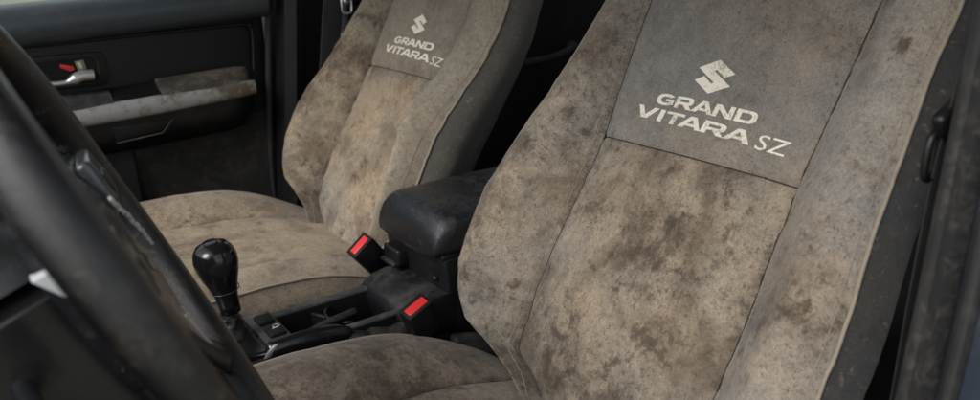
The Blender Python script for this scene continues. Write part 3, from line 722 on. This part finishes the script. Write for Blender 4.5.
# gear lever
G = (-.250, .36, .10)
gear = empty('gear_lever', G, 'glossy black gear knob standing in front of the far seat cushion', 'gear lever')
bm = bmesh.new()
lathe_bm(bm, [(.0005, .057), (.010, .0562), (.019, .0525), (.0240, .046), (.0268, .036), (.0266, .027), (.0238, .014), (.0190, 0), (.0145, -.016), (.0132, -.03), (.0125, -.042), (.0005, -.042)], Matrix.Translation((-.246, .36, .197)) @ Matrix.Rotation(R(-8), 4, 'Y'), 36)
knob = from_bm('knob', bm, M_gloss, gear, True, G)
tube('ring', [Vector((-.246, .36, .197))+Matrix.Rotation(R(-8), 3, 'Y') @ Vector((0.0182*math.cos(a), .0182*math.sin(a), -.009)) for a in np.linspace(0, 2*math.pi, 33)[:-1]], .0006, M_pod, gear, off=G, closed=True, seg=6)
tube('mark', [Vector((-.246, .36, .197))+Matrix.Rotation(R(-8), 3, 'Y') @ Vector((.009*math.cos(a), .009*math.sin(a), .0573)) for a in np.linspace(0, 2*math.pi, 25)[:-1]], .0006, M_pillar, gear, off=G, closed=True, seg=5)
tube('shaft', [(-.2445, .36, .168), (-.24, .36, .10)], .008, M_black, gear, off=G)
bm = bmesh.new(); rows = []
for k in range(12):
    f = k/11; z = .150-.034*f; r_ = .0115+.020*f**1.6+.0015*math.sin(k*2.4)
    rows.append([Vector((-.244+(r_+.0015*math.sin(a*5+k))*math.cos(a), .36+(r_+.0015*math.sin(a*5+k))*math.sin(a), z)) for a in np.linspace(0, 2*math.pi, 33)[:-1]])
grid_bm(bm, rows, close_u=True, cap=True); from_bm('boot', bm, M_black, gear, True, G)

# seat belt buckles
def buckle(loc, tilt, yaw, lean, label, first=None):
    if first is None:
        b = empty('belt_buckle', loc, label, 'belt buckle', 'seat belt buckles beside the console')
        box('body', (0, 0, -.030), (.040, .024, .060), M_black, b, .004, taper=(1.04, 1.08))
        box('button', (0, -.002, .0005), (.032, .0135, .005), M_red, b, .0016)
        box('frame', (0, .0, -.0012), (.0405, .0255, .004), M_blackd, b, .0015)
        bm = bmesh.new(); tube_bm(bm, cr([(0, 0, -.055), (.004, 0, -.09), (.015, 0, -.13), (.03, 0, -.18)], 5), .011, flat=(.4, 1.2), up=(0, 1, 0))
        from_bm('stem', bm, M_black, b)
    else:
        b = first.copy(); COL.objects.link(b); b.location = loc; b['label'] = label
        for ch in first.children:
            c = ch.copy(); COL.objects.link(c); c.parent = b
    b.rotation_euler = (lean, -tilt, yaw)
    return b
b0 = buckle((-.030, .258, .137), R(22), R(4), R(12), 'red-buttoned seat belt buckle nearest the driver seat cushion')
buckle((-.012, .452, .158), R(38), R(0), R(8), 'red-buttoned seat belt buckle leaning on the passenger seat, in front of the lid', b0)

# ------------------------------------------------------------------ steering wheel
WC = Vector((-.400, 0, .400)); TW = R(24.1); WW = R(-5.3); RW = .190   # the column points slightly outboard
wn = Vector((math.cos(TW)*math.cos(WW), math.cos(TW)*math.sin(WW), math.sin(TW))); wy = Vector((-math.sin(WW), math.cos(WW), 0)); wv = wn.cross(wy)
sw = empty('steering_wheel', WC, 'scuffed black steering wheel filling the left foreground', 'steering wheel')
# local: x = across (towards +Y world), y = up the wheel, z = to driver
LM = Matrix((wy, wv, wy.cross(wv))).transposed()
if LM.col[2].dot(wn) < 0: LM = Matrix((-wy, wv, (-wy).cross(wv))).transposed()
WX = LM.col[0]
def wl(p): return LM @ Vector(p)
rim = []
rad = []
for k in range(160):
    a = 2*math.pi*k/160; rim.append(wl((RW*math.cos(a), RW*math.sin(a), 0)))
    th = .0146+.0022*(math.exp(-((a-R(30))/.35)**2)+math.exp(-((a-R(150))/.35)**2)); rad.append(th)
tube('rim', rim, rad, M_rim, sw, seg=22, closed=True)
def wbox(name, c, s, mat, bev, parent=sw, rz=0, rx=0, ry=0, seg=3):
    rot = LM @ Matrix.Rotation(rz, 3, 'Z') @ Matrix.Rotation(rx, 3, 'X') @ Matrix.Rotation(ry, 3, 'Y')
    return box(name, wl(c), s, mat, parent, bev, rot, seg=seg)
# hub pad: superellipse dome
bm = bmesh.new(); rows = []
for f in np.linspace(0, 1, 14):
    ang = f*math.pi/2; rr = math.cos(ang)**.55 if f < 1 else .001; zz = .018*math.sin(ang)-.012
    row = []
    for a in np.linspace(0, 2*math.pi, 49)[:-1]:
        c, s_ = math.cos(a), math.sin(a); p = 3.2
        row.append(wl((.078*rr*math.copysign(abs(c)**(2/p), c), (.066*(1 if s_ > 0 else 1.15))*rr*math.copysign(abs(s_)**(2/p), s_)-.005, zz)))
    rows.append(row)
rows.insert(0, [r*1.0-wn*.03 for r in rows[0]])
grid_bm(bm, rows, close_u=True, cap=True); from_bm('airbag_cover', bm, M_hub, sw)
for sg in (-1, 1):
    p = [wl((sg*.070, .012, -.012)), wl((sg*.110, .014, -.012)), wl((sg*.150, .010, -.006)), wl((sg*.182, .006, 0))]
    tube('spoke', cr(p, 6), [.034]*6+[.031]*6+[.026]*6+[.022], M_hub, sw, seg=18, flat=(.42, 1.1), up=wn)
    pd = wbox('button_pod', (sg*.112, .024, .0035), (.074, .042, .012), M_pod, .0045, rz=sg*R(-6))
    wbox('button', (sg*.100, .021, .008), (.016, .016, .006), M_black, .002)
    wbox('button', (sg*.120, .020, .008), (.016, .014, .006), M_black, .002)
    p = [wl((sg*.045, -.060, -.014)), wl((sg*.060, -.10, -.014)), wl((sg*.075, -.145, -.006)), wl((sg*.088, -.168, 0))]
    tube('lower_spoke', cr(p, 6), .017, M_hub, sw, seg=12, flat=(.5, 1.1), up=wn)
    wbox('lower_spoke_trim', (sg*.066, -.118, -.004), (.014, .070, .008), M_chrome, .003, rz=sg*R(20))

E10 = [(50, 0), (100, 33), (77, 48), (51, 29.5), (47, 34), (100, 69), (50, 100), (0, 67), (23, 52), (49, 70.5), (53, 66), (0, 31)]
prism('emblem', [wl(((x-50)/100*.050, -(y-50)/100*.042-.004, .0045)) for x, y in E10], wn*.0025, M_pod, sw, .0006)
fb = bmesh.new(); rr_ = random.Random(7)
for k in range(26):
    f = k/25; c = wl((.022+.080*f+rr_.uniform(-.004, .004), .034-.072*f+rr_.uniform(-.004, .004), .0090-.004*max(0, f-.7)))
    box_bm(fb, c, (rr_.uniform(.003, .009), rr_.uniform(.0015, .0035), .0024), .0002, LM @ Matrix.Rotation(rr_.uniform(-1, 1), 3, 'Z'), 1)
from_bm('worn_marking', fb, M_white, sw, False)
# steering column shroud behind the wheel
SC = Vector((-.50, 0, .38))
col_ = empty('column_shroud', SC, 'two-piece black steering column shroud with silver wedge, left of the wheel rim', 'column shroud')
def shroud(name, pts, mat):
    bm = bmesh.new(); rows = []
    for k, f in enumerate((0, .02, .1, .45, 1.0)):
        c = WC-wn*(.034+.32*f); sc_ = (.93, 1, 1.02, 1.08, 1.15)[k]
        rows.append([c+wy*x*sc_+wv*y*sc_ for x, y in rp(pts, 3)])
    grid_bm(bm, rows, close_u=True, cap=True)
    return autosmooth(from_bm(name, bm, mat, col_, True, SC), 40)
shroud('upper_cover', [(-.052, .034), (-.056, .05), (-.046, .082), (.046, .082), (.056, .05), (.052, .034)], M_hub)
shroud('lower_cover', [(-.056, .0305), (-.064, .0), (-.066, -.08), (-.05, -.19), (.05, -.19), (.066, -.08), (.064, 0), (.056, .0305)], M_gloss)
prism('silver_wedge', [(-.4640, -.0725, .4205), (-.4500, -.0725, .4250), (-.4360, -.0725, .394)], (0, .012, 0), M_wedge, col_, .001, off=SC)
tube('indicator_stalk', cr([WC-wn*.09+wy*-.04+wv*-.01, WC-wn*.085+wy*-.09+wv*-.02, WC-wn*.08+wy*-.16+wv*-.035], 8), [.007]*8+[.009]*4+[.011]*5, M_hub, col_, off=SC, seg=14)

# ------------------------------------------------------------------ seat belts
sb = empty('seat_belt', (.235, 1.0, .46), 'black seat belt with a bright metal tongue hanging behind the far seat', 'seat belt', 'front seat belts')
def strap(name, path, w, th, mat, parent, off, up):
    bm = bmesh.new(); tube_bm(bm, cr(path, 8), 1.0, seg=12, flat=(w/2, th/2), up=up); return from_bm(name, bm, mat, parent, True, off)
strap('webbing', [(.33, 1.06, .80), (.27, 1.03, .60), (.235, 1.01, .47), (.20, 1.01, .25), (.15, 1.03, -.1)], .046, .0025, M_web, sb, (.235, 1.0, .46), (1, 0, 0))
tg = [(-.009, .017), (.009, .017), (.011, -.012), (.004, -.018), (-.004, -.018), (-.011, -.012)]
tube('tongue', [Vector((.016+x, -.022, .010+z)) for x, z in rp(tg, 3)], .0022, M_chrome, sb, closed=True, seg=8)
box('tongue_cover', (.016, -.020, .036), (.030, .008, .018), M_black, sb, .003)
S2 = (.13, -.295, .45)
sb2 = empty('seat_belt', S2, 'black seat belt with a dark buckle tongue hanging between the near seat and the pillar', 'seat belt', 'front seat belts')
strap('webbing', [(.20, -.315, .82), (.165, -.302, .62), (.14, -.296, .50), (.13, -.293, .38), (.14, -.29, .1), (.15, -.29, -.1)], .046, .0025, M_web, sb2, S2, (1, 0, 0))
for c in (-.012, 0, .012):
    strap('rib', [(.20+c, -.317, .82), (.165+c, -.304, .62), (.14+c, -.298, .50), (.13+c, -.295, .38)], .005, .0018, M_black, sb2, S2, (1, 0, 0))
box('tongue_cover', (-.010, .002, .018), (.034, .012, .020), M_black, sb2, .005, Matrix.Rotation(R(-25), 3, 'Y'))
tube('tongue', [Vector((-.020+x*.8, .004, -.012+z*.9)) for x, z in rp(tg, 3)], .0034, M_black, sb2, closed=True, seg=8)

# ------------------------------------------------------------------ ground, light, camera
bm = bmesh.new(); bmesh.ops.create_grid(bm, x_segments=8, y_segments=8, size=400); bmesh.ops.translate(bm, verts=bm.verts, vec=(0, 0, -.75))
g = from_bm('ground', bm, plastic('ground', (.22, .22, .17), .95, .3, (.30, .30, .24), .01, .02, seed=30), None, False); g['kind'] = 'structure'

w = bpy.data.worlds.new('World'); sc.world = w; w.use_nodes = True
nt = w.node_tree; bg = nt.nodes['Background']
sky = nt.nodes.new('ShaderNodeTexSky'); sky.sky_type = 'NISHITA'; sky.sun_disc = False
EL, AZ = 40, -112     # sun elevation, azimuth measured as direction in the xy plane (deg)
sky.sun_elevation = R(EL); sky.sun_rotation = R(90-AZ); sky.air_density = 1.2; sky.dust_density = 1.5; sky.ozone_density = 1.0
hs = nt.nodes.new('ShaderNodeHueSaturation'); hs.inputs['Saturation'].default_value = .25
nt.links.new(sky.outputs[0], hs.inputs['Color']); nt.links.new(hs.outputs[0], bg.inputs[0])
bg.inputs[1].default_value = .15
ld = bpy.data.lights.new('sun', 'SUN'); ld.energy = 1.5; ld.angle = R(28); ld.color = (1, .965, .92)
lo = bpy.data.objects.new('sun', ld); COL.objects.link(lo)
AZS = 194
dv = Vector((math.cos(R(AZS))*math.cos(R(EL)), math.sin(R(AZS))*math.cos(R(EL)), math.sin(R(EL))))
sky.sun_rotation = R(90-AZS)
lo.rotation_euler = dv.to_track_quat('Z', 'Y').to_euler()

cam = bpy.data.cameras.new('camera'); co = bpy.data.objects.new('camera', cam); COL.objects.link(co)
yaw, pit, roll = R(35.91), R(19.02), R(-.978)
fw = Vector((math.sin(yaw)*math.cos(pit), math.cos(yaw)*math.cos(pit), -math.sin(pit)))
rt = Vector((math.cos(yaw), -math.sin(yaw), 0)); u = rt.cross(fw)
r2 = rt*math.cos(roll)+u*math.sin(roll); u2 = -rt*math.sin(roll)+u*math.cos(roll)
co.matrix_world = Matrix.Translation((-.484, -.5424, .6003)) @ Matrix((r2, u2, -fw)).transposed().to_4x4()
cam.sensor_width = 36; cam.lens = 762.8/980*36; cam.clip_start = .02; cam.clip_end = 2000
cam.dof.use_dof = True; cam.dof.focus_distance = .95; cam.dof.aperture_fstop = 5.6
sc.camera = co
sc.view_settings.view_transform = 'Standard'; sc.view_settings.look = 'None'; sc.view_settings.exposure = .62; sc.view_settings.gamma = 1
sc.cycles.max_bounces = 8
